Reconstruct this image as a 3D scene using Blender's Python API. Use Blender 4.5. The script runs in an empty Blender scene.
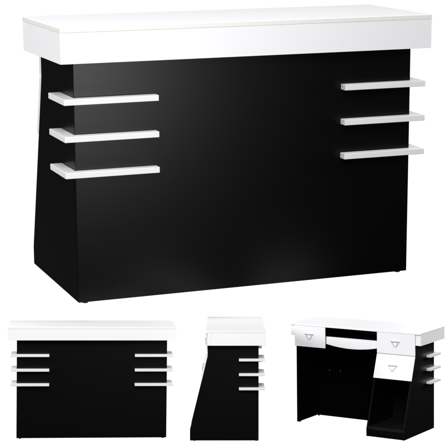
import bpy, bmesh, math, random
from mathutils import Matrix, Vector

scene = bpy.context.scene
C = scene.collection
R = math.radians

# ------------------------------------------------------------------ camera
cam_data = bpy.data.cameras.new('camera')
cam = bpy.data.objects.new('camera', cam_data)
C.objects.link(cam)
cam_data.sensor_width = 36.0
cam_data.lens = 1600.0 / 448.0 * 36.0
cam_data.clip_end = 200.0
cam.matrix_world = Matrix.Translation((0.00289, -6.04237, 1.49461)) @ Matrix((
    (0.99999, 0.004414, 0.00095), (0.0, 0.210442, -0.977606), (-0.004515, 0.977596, 0.21044))).to_4x4()
scene.camera = cam

# ------------------------------------------------------------------ world: a white studio sweep, dimmer behind the camera
world = bpy.data.worlds.new('World')
scene.world = world
world.use_nodes = True
nt = world.node_tree
nt.nodes.clear()
wo = nt.nodes.new('ShaderNodeOutputWorld')
bg = nt.nodes.new('ShaderNodeBackground')
tc = nt.nodes.new('ShaderNodeTexCoord')
sep = nt.nodes.new('ShaderNodeSeparateXYZ')
def ramp(src, f0, f1, t0, t1):
    n = nt.nodes.new('ShaderNodeMapRange')
    n.interpolation_type = 'SMOOTHSTEP'
    for k, v in (('From Min', f0), ('From Max', f1), ('To Min', t0), ('To Max', t1)):
        n.inputs[k].default_value = v
    nt.links.new(src, n.inputs['Value'])
    return n.outputs['Result']


def calc(op, a_, b_=None):
    n = nt.nodes.new('ShaderNodeMath')
    n.operation = op
    for i, v in enumerate((a_, b_)):
        if v is None: continue
        if isinstance(v, float): n.inputs[i].default_value = v
        else: nt.links.new(v, n.inputs[i])
    return n.outputs[0]


nt.links.new(tc.outputs['Generated'], sep.inputs[0])
strip = ramp(calc('ABSOLUTE', sep.outputs['X']), 0.27, 0.46, 1.0, 0.0)     # the lit white sweep is a tall strip ...
behind = ramp(sep.outputs['Y'], 0.35, 0.75, 0.0, 1.0)                      # ... behind the desks only
nt.links.new(calc('ADD', calc('MULTIPLY', calc('MULTIPLY', strip, behind), 1.04), 0.012), bg.inputs['Strength'])
bg.inputs['Color'].default_value = (1, 1, 1, 1)
nt.links.new(bg.outputs[0], wo.inputs['Surface'])


# ------------------------------------------------------------------ studio lamps
def area(name, loc, aim, size, power, color=(1, 1, 1), size_y=None):
    d = bpy.data.lights.new(name, 'AREA')
    d.energy = power
    d.color = color
    d.size = size
    if size_y:
        d.shape = 'RECTANGLE'
        d.size_y = size_y
    o = bpy.data.objects.new(name, d)
    C.objects.link(o)
    o.location = loc
    o.rotation_euler = (Vector(aim) - Vector(loc)).to_track_quat('-Z', 'Y').to_euler()
    return o


area('key_softbox', (0.3, -5.6, 4.7), (0, -0.4, 0.3), 2.4, 405)
area('top_softbox', (0.0, -1.2, 4.0), (0, -0.6, 0.3), 2.5, 45)
area('side_softbox', (-4.4, -1.8, 1.8), (0, -0.3, 0.4), 1.4, 165)
area('right_softbox', (3.2, 0.7, 0.9), (0.45, -0.8, 0.0), 1.0, 76, size_y=1.4)
pl = area('panel_softbox', (1.14, -3.08, 0.7), (-0.5, -0.5, 0.75), 0.8, 2.7, size_y=0.8)
pl.data.spread = R(50)

scene.view_settings.view_transform = 'Standard'
scene.view_settings.look = 'None'
scene.view_settings.gamma = 1.0
scene.view_settings.exposure = 0.0


# ------------------------------------------------------------------ materials
def mat(name, color, rough, spec=0.5, metallic=0.0, grain=0.0, gscale=(1, 1, 1), tint=None, bump=0.0, rvar=0.0):
    m = bpy.data.materials.new(name)
    m.use_nodes = True
    n = m.node_tree
    b = n.nodes['Principled BSDF']
    b.inputs['Base Color'].default_value = (*color, 1)
    b.inputs['Roughness'].default_value = rough
    b.inputs['Specular IOR Level'].default_value = spec
    b.inputs['Metallic'].default_value = metallic
    if grain or bump or rvar:
        t = n.nodes.new('ShaderNodeTexCoord')
        mp = n.nodes.new('ShaderNodeMapping')
        mp.inputs['Scale'].default_value = gscale
        ns = n.nodes.new('ShaderNodeTexNoise')
        ns.inputs['Scale'].default_value = 6.0
        ns.inputs['Detail'].default_value = 6.0
        ns.inputs['Roughness'].default_value = 0.6
        n.links.new(t.outputs['Object'], mp.inputs[0])
        n.links.new(mp.outputs[0], ns.inputs['Vector'])
        if grain:
            mx = n.nodes.new('ShaderNodeMix')
            mx.data_type = 'RGBA'
            c2 = tint or tuple(c * (1 - grain) for c in color)
            mx.inputs['A'].default_value = (*color, 1)
            mx.inputs['B'].default_value = (*c2, 1)
            n.links.new(ns.outputs['Fac'], mx.inputs['Factor'])
            n.links.new(mx.outputs['Result'], b.inputs['Base Color'])
        if rvar:
            r2 = n.nodes.new('ShaderNodeMapRange')
            r2.inputs['From Min'].default_value = 0.15
            r2.inputs['From Max'].default_value = 0.85
            r2.inputs['To Min'].default_value = rough - rvar
            r2.inputs['To Max'].default_value = rough + rvar
            n.links.new(ns.outputs['Fac'], r2.inputs['Value'])
            n.links.new(r2.outputs['Result'], b.inputs['Roughness'])
        if bump:
            bp = n.nodes.new('ShaderNodeBump')
            bp.inputs['Strength'].default_value = bump
            bp.inputs['Distance'].default_value = 0.002
            n.links.new(ns.outputs['Fac'], bp.inputs['Height'])
            n.links.new(bp.outputs['Normal'], b.inputs['Normal'])
    return m


BLACK = mat('black_laminate', (0.0009, 0.0008, 0.0009), 0.335, 0.24, grain=0.5, gscale=(0.35, 0.35, 34), rvar=0.022)
INNER = mat('black_board', (0.0035, 0.0035, 0.0038), 0.45, 0.3, grain=0.4, gscale=(2, 2, 20))
WHITE = mat('white_laminate', (0.85, 0.85, 0.875), 0.48, 0.3, grain=0.03, gscale=(3, 3, 9), tint=(0.84, 0.835, 0.86), rvar=0.04)
SHELFW = mat('white_shelf_laminate', (0.80, 0.79, 0.79), 0.42, 0.4, grain=0.06, gscale=(3, 3, 9))
EDGE = mat('cream_edge_band', (0.84, 0.82, 0.79), 0.45, 0.4, grain=0.08, gscale=(6, 6, 2))
CHROME = mat('brushed_chrome', (0.62, 0.62, 0.63), 0.35, 0.6, metallic=0.45, rvar=0.05, gscale=(20, 2, 2))
CAP = mat('screw_cap_plastic', (0.09, 0.09, 0.09), 0.35, 0.5, grain=0.3)
EDGEB = mat('black_edge_band', (0.003, 0.003, 0.003), 0.6, 0.05, grain=0.3, gscale=(2, 2, 20))
GLIDE = mat('black_glide_plastic', (0.012, 0.012, 0.012), 0.5, 0.4, grain=0.3)


# ------------------------------------------------------------------ mesh helpers
def box(bm, x0, x1, y0, y1, z0, z1):
    if x0 > x1: x0, x1 = x1, x0
    vs = [bm.verts.new(p) for p in ((x0, y0, z0), (x1, y0, z0), (x1, y1, z0), (x0, y1, z0),
                                    (x0, y0, z1), (x1, y0, z1), (x1, y1, z1), (x0, y1, z1))]
    for f in ((3, 2, 1, 0), (4, 5, 6, 7), (0, 1, 5, 4), (1, 2, 6, 5), (2, 3, 7, 6), (3, 0, 4, 7)):
        bm.faces.new([vs[i] for i in f])


def prism(bm, pts, a0, a1, axis):
    """extrude the outline pts (2-D) along an axis: 'x' outline is (y,z), 'y' outline is (x,z), 'z' outline is (x,y)"""
    def P(p, a):
        return {'x': (a, p[0], p[1]), 'y': (p[0], a, p[1]), 'z': (p[0], p[1], a)}[axis]
    v0 = [bm.verts.new(P(p, a0)) for p in pts]
    v1 = [bm.verts.new(P(p, a1)) for p in pts]
    bm.faces.new(v0)
    bm.faces.new(list(reversed(v1)))
    n = len(pts)
    for i in range(n):
        bm.faces.new((v0[i], v1[i], v1[(i + 1) % n], v0[(i + 1) % n]))


def tube(bm, path, r, seg=8):
    rings = []
    for i, p in enumerate(path):
        a = Vector(path[max(i - 1, 0)]); b = Vector(path[min(i + 1, len(path) - 1)])
        d = (b - a).normalized()
        u = d.orthogonal().normalized() if i == 0 else (rings_u - d * rings_u.dot(d)).normalized()
        rings_u = u
        v = d.cross(u)
        rings.append([bm.verts.new(Vector(p) + r * (math.cos(t) * u + math.sin(t) * v))
                      for t in [2 * math.pi * k / seg for k in range(seg)]])
    for A, B in zip(rings, rings[1:]):
        for k in range(seg):
            bm.faces.new((A[k], A[(k + 1) % seg], B[(k + 1) % seg], B[k]))
    bm.faces.new(list(reversed(rings[0])))
    bm.faces.new(rings[-1])


def part(name, bm, m, parent, bevel=0.0012, label=None, smooth=False):
    bmesh.ops.recalc_face_normals(bm, faces=bm.faces)
    me = bpy.data.meshes.new(name)
    bm.to_mesh(me)
    bm.free()
    me.materials.append(m)
    o = bpy.data.objects.new(name, me)
    C.objects.link(o)
    o.parent = parent
    if smooth:
        for p in me.polygons: p.use_smooth = True
    if bevel:
        b = o.modifiers.new('bevel', 'BEVEL')
        b.width = bevel
        b.segments = 2
        b.limit_method = 'ANGLE'
        b.angle_limit = R(35)
    if label: o['label'] = label
    return o


def edge_banded(o):
    """the staff-side edges of an upright board carry a duller black edge strip"""
    o.data.materials.append(EDGEB)
    for p in o.data.polygons:
        if p.normal.y > 0.6: p.material_index = 1
    return o


# ------------------------------------------------------------------ the reception desk
def make_desk(label, loc, scale, rot, g):
    root = bpy.data.objects.new('reception_desk', None)
    C.objects.link(root)
    root.matrix_world = Matrix.Translation(loc) @ Matrix(rot).to_4x4() @ Matrix.Scale(scale, 4)
    root.empty_display_size = 0.1
    root['label'] = label
    root['category'] = 'reception desk'
    hz = g['hz']
    w, h = g['W'] / 2, g['B'] / 2
    Y0 = -0.25                                  # the front panel's plane
    yf, yr = Y0 - g['of'], Y0 + g['D'] - g['of']  # counter box, front and rear
    yT, yQ = Y0 + g['T'], Y0 + g['Q']
    H = hz
    zb = (1 - g['b']) * hz                      # underside of the counter box
    z2, z1 = g['zk2'] * hz, g['zk1'] * hz
    t = 0.018                                   # board thickness
    foot = 0.006
    e = 0.0004                                  # reveal between boards
    yo = max(yr - 0.001, yT + 0.012)            # outer face of the drawer fronts
    th = yo - yT
    zs = H - 0.017                              # underside of the top slab
    nx0, nx1 = -0.252, 0.325                    # the keyboard bay
    px = -0.252                                 # pedestal's inner face
    zd = 0.778 * hz                             # underside of the upper drawers

    # --- white counter
    bm = bmesh.new(); box(bm, -w, w, yf, max(yr, yo + 0.001), zs, H)
    top = part('countertop', bm, WHITE, root, 0.002)
    bm = bmesh.new()
    r = 0.0006
    box(bm, -w - r, w + r, yf - r, yf + 0.0, zs + 0.0003, H - 0.002)
    box(bm, -w - r, -w + 0.0, yf, yr, zs + 0.0003, H - 0.002)
    box(bm, w, w + r, yf, yr, zs + 0.0003, H - 0.002)
    part('edge_band', bm, EDGE, top, 0, 'thin cream edge strip round the white top')
    za = zs - 0.0004
    q = 0.0003
    bm = bmesh.new(); prism(bm, [(-w + q, yf), (w - q, yf), (w - t - q, yf + t), (-w + t + q, yf + t)], zb, za, 'z')
    part('front_fascia', bm, WHITE, root, 0.0005)
    # mitred look: the end boards run the whole depth
    for s in (-1, 1):
        bm = bmesh.new(); prism(bm, [(s * w, yf + q), (s * w, yr - 0.036), (s * (w - t), yr - 0.036), (s * (w - t), yf + t + q)], zb, za, 'z')
        part('end_fascia', bm, WHITE, root, 0.0005)
        bm = bmesh.new(); box(bm, s * (h + 0.0015), s * w, yr - 0.0355, yr - 0.003, zb, za)
        part('rear_fascia', bm, WHITE, root)
    # soffit round the black body
    bm = bmesh.new()
    box(bm, -w + t + e, w - t - e, yf + t, Y0 - 0.0008, zb + 0.002, zb + 0.014)
    for s in (-1, 1):
        box(bm, s * (h + 0.001), s * (w - t - e), Y0 - 0.0008, yr - 0.037, zb + 0.002, zb + 0.014)
    part('soffit', bm, WHITE, root, 0)

    # --- black body
    bm = bmesh.new(); box(bm, -h, h, Y0, Y0 + t, foot, zb - 0.0)
    fp = part('front_panel', bm, BLACK, root, 0.0015)
    # pedestal's outer side, with the slope on the staff side
    slope = [(Y0 + t + e, foot), (yQ, foot), (yQ, z1), (yT, z2), (yT, zb), (Y0 + t + e, zb)]
    bm = bmesh.new(); prism(bm, slope, -h, -h + t, 'x')
    edge_banded(part('side_panel', bm, BLACK, root, 0.0015, 'black side panel widening towards the floor'))
    bm = bmesh.new(); prism(bm, [(a - (0.004 if a > Y0 + 0.1 else 0), b) for a, b in slope[:-2]] + [(yT - 0.004, zd), (Y0 + t + e, zd)], px - t, px, 'x')
    edge_banded(part('inner_side_panel', bm, BLACK, root, 0.0015))
    bm = bmesh.new(); box(bm, h - t, h, Y0 + t + e, yT, foot, zb)
    part('side_panel', bm, BLACK, root, 0.0015, 'straight upright black side panel')
    # pedestal: plinth, floor board, recessed back
    xi0, xi1 = -h + t + 0.0005, px - t - 0.0005
    bm = bmesh.new(); box(bm, xi0, xi1, yQ - 0.03, yQ - 0.006, foot, z1 - 0.001)
    part('plinth', bm, BLACK, root)
    bm = bmesh.new(); box(bm, xi0, xi1, Y0 + 0.12, yQ - 0.008, z1, z1 + t)
    part('cupboard_floor', bm, INNER, root)
    bm = bmesh.new(); box(bm, xi0, xi1, Y0 + 0.10, Y0 + 0.118, foot, zd - 0.02)
    part('cupboard_back', bm, INNER, root)

    # --- carcass round the keyboard bay
    zt = 0.886 * hz                             # tray's top
    bm = bmesh.new()
    box(bm, nx1 + 0.002, h - t - e, Y0 + t + e, yT - 0.003, zd + 0.004, zs - 0.002)
    box(bm, xi0, nx0 - 0.002, Y0 + t + e, yT - 0.003, zd + 0.004, zs - 0.002)
    box(bm, nx0 - 0.001, nx1 + 0.001, Y0 + t + e, Y0 + 0.06, zt + 0.001, zs - 0.002)
    part('drawer_carcass', bm, INNER, root, 0)

    # --- keyboard tray with the curved white front
    bm = bmesh.new(); box(bm, nx0 - 0.0005, nx1 + 0.0005, Y0 + 0.062, yT - 0.022, zt - 0.02, zt)
    tray = part('keyboard_tray', bm, INNER, root, 0)
    ze, zm = 0.818 * hz, 0.788 * hz
    n = 20
    arc = [(nx0 + 0.004 + (nx1 - nx0 - 0.008) * k / n, ze - (ze - zm) * (1 - ((k / n) * 2 - 1) ** 2)) for k in range(n + 1)]
    bm = bmesh.new(); prism(bm, [(nx1 - 0.004, zt + 0.004), (nx0 + 0.004, zt + 0.004)] + arc, yT - 0.02, yT - 0.003, 'y')
    part('tray_front', bm, WHITE, tray, 0.001, 'white tray front with a curved lower edge')

    # --- drawers
    def handle(parent, x, z, P, tx=1.0):
        """small bar with a pointed drop below; P maps (x, out, z) to the drawer's face"""
        b = bmesh.new()
        tube(b, [P(x - 0.044, 0.0, z), P(x - 0.044, 0.009, z), P(x - 0.039, 0.011, z), P(x + 0.039, 0.011, z), P(x + 0.044, 0.009, z), P(x + 0.044, 0.0, z)], 0.003)
        hd = part('handle', b, CHROME, parent, 0, smooth=True)
        b = bmesh.new()
        pts = []
        for k in range(17):
            a = math.pi * k / 16
            pts.append(P(x - 0.036 * math.cos(a), 0.010 - 0.005 * math.sin(a), z - 0.003 - 0.05 * (1 - abs(math.cos(a)) ** 1.45)))
        tube(b, pts, 0.0026)
        part('drop_ring', b, CHROME, hd, 0, smooth=True)

    def flat(x, o, z): return (x, yo + o, z)
    for (a, b_) in ((nx1 + 0.0, h + 0.012), (-h - 0.0005, px - 0.0)):
        bm = bmesh.new(); box(bm, a, b_, yT + 0.0006, yo, zd - 0.004 * (a > 0), zs - 0.0012)
        d = part('drawer', bm, WHITE, root, 0.0015)
        handle(d, (a + b_) / 2 + 0.005, 0.905 * hz, flat)
    # lower drawer lies on the slope
    dy, dz = yQ - yT, z1 - z2
    L = math.hypot(dy, dz)
    ty, tz = dy / L, dz / L                     # down the slope
    ny, nz = -tz, ty                            # outward
    zlow = 0.545 * hz
    s1 = (zlow - z2) / tz
    sA = (zd - 0.005 - z2) / tz if z2 > zd - 0.005 else 0.002
    def sl(s, o): return (yT + ty * s + ny * o, z2 + tz * s + nz * o)
    bm = bmesh.new()
    top_out = (yo, zd - 0.0045)
    prism(bm, [(yT + 0.0005, zd - 0.0045), top_out, sl(s1, th), sl(s1, 0.001)], -h - 0.0005, px, 'x')
    d = part('drawer', bm, WHITE, root, 0.0015, 'white lower drawer tilted with the slope of the desk')
    def tilt(x, o, z):
        s = (z - z2) / tz
        q = sl(s, th + o)
        return (x, q[0], q[1])
    handle(d, (-h + px) / 2 + 0.012, 0.670 * hz, tilt)

    # --- L-shaped corner shelves wrapped round the two front corners
    for s in (-1, 1):
        for k in (1, 2, 3):
            z = g['z%d' % k] * hz
            xo, xb, xe = s * (h + g['s']), s * (h + 0.0006), s * (h - g['Lf'] + (g.get('trim', 0) if s > 0 else 0))
            ys, yb, ye = Y0 - g['sf'], Y0 - 0.0006, Y0 + g['Ls']
            bm = bmesh.new()
            pts = [(xe, ys), (xo, ys), (xo, ye), (xb, ye), (xb, yb), (xe, yb)]
            prism(bm, pts, z - 0.021, z, 'z')
            part('corner_shelf', bm, SHELFW, root, 0.0015)
    # screw caps inside the front panel, two for each shelf
    for s in (-1, 1):
        for k in (1, 2, 3):
            for xx in (0.375, 0.50):
                if s < 0: continue
                bm = bmesh.new()
                zz = g['z%d' % k] * hz - 0.012
                tube(bm, [(s * xx, Y0 + t + 0.0005, zz), (s * xx, Y0 + t + 0.003, zz)], 0.009, 14)
                part('screw_cap', bm, CAP, fp, 0)
    # glides under the corners
    for (gx, gy) in ((-h + 0.03, Y0 + 0.02), (h - 0.03, Y0 + 0.02), (-h + 0.03, yQ - 0.04), (h - 0.012, yT - 0.04), (px - 0.012, yQ - 0.04)):
        bm = bmesh.new()
        tube(bm, [(gx, gy, 0.0), (gx, gy, foot - 0.0004)], 0.011, 14)
        part('foot', bm, GLIDE, root, 0)
    return root


#DESKS
make_desk('large black and white reception desk seen from its front left corner, filling the upper picture',
    (0.0, 0.0, 0.0), 1, ((0.934981, -0.354698, 0.0), (0.354698, 0.934981, -0.0), (-0.0, 0.0, 1.0)),
    {'sf': 0.0393, 'hz': 0.9988, 'W': 1.4355, 'D': 0.5319, 'of': 0.0532, 'b': 0.1256, 'B': 1.318, 'T': 0.45, 'Q': 0.6526, 'zk1': 0.0775, 'zk2': 0.7731, 's': 0.0457, 'trim': 0.013, 'Lf': 0.3017, 'Ls': 0.1759, 'z1': 0.7495, 'z2': 0.6186, 'z3': 0.49})
make_desk('small black and white reception desk seen straight on from the front, at lower left',
    (-0.48334, -0.57097, -0.45205), 0.40637, ((0.995566, -0.092774, 0.015545), (0.088952, 0.982236, 0.165226), (-0.030597, -0.163111, 0.986133)),
    {'sf': 0.0486, 'hz': 0.9811, 'W': 1.4503, 'D': 0.539, 'of': 0.074, 'b': 0.1169, 'B': 1.3, 'T': 0.45, 'Q': 0.6314, 'zk1': 0.0856, 'zk2': 0.7731, 's': 0.0493, 'Lf': 0.2804, 'Ls': 0.1732, 'z1': 0.7543, 'z2': 0.6248, 'z3': 0.4953})
make_desk('small black and white reception desk seen end on, its sloping side in profile',
    (0.01692, -0.57098, -0.43935), 0.385, ((-0.000692, -0.999991, 0.00413), (0.983627, 6.4e-05, 0.180214), (-0.180213, 0.004187, 0.983619)),
    {'sf': 0.0539, 'hz': 0.9916, 'W': 1.4519, 'D': 0.5224, 'of': 0.0625, 'b': 0.1299, 'B': 1.3158, 'T': 0.4539, 'Q': 0.6129, 'zk1': 0.1073, 'zk2': 0.761, 's': 0.0488, 'Lf': 0.2957, 'Ls': 0.1755, 'z1': 0.7475, 'z2': 0.6153, 'z3': 0.4875})
make_desk('small black and white reception desk seen from behind, showing drawers and keyboard bay',
    (0.49406, -0.55854, -0.43287), 0.36253, ((-0.84022, -0.542197, -0.007315), (0.537305, -0.834304, 0.123454), (-0.07304, 0.099798, 0.992323)),
    {'sf': 0.0538, 'hz': 1.0063, 'W': 1.4407, 'D': 0.5298, 'of': 0.1116, 'b': 0.1214, 'B': 1.3202, 'T': 0.412, 'Q': 0.6552, 'zk1': 0.0802, 'zk2': 0.7803, 's': 0.0476, 'Lf': 0.2957, 'Ls': 0.1732, 'z1': 0.75, 'z2': 0.6193, 'z3': 0.4912})
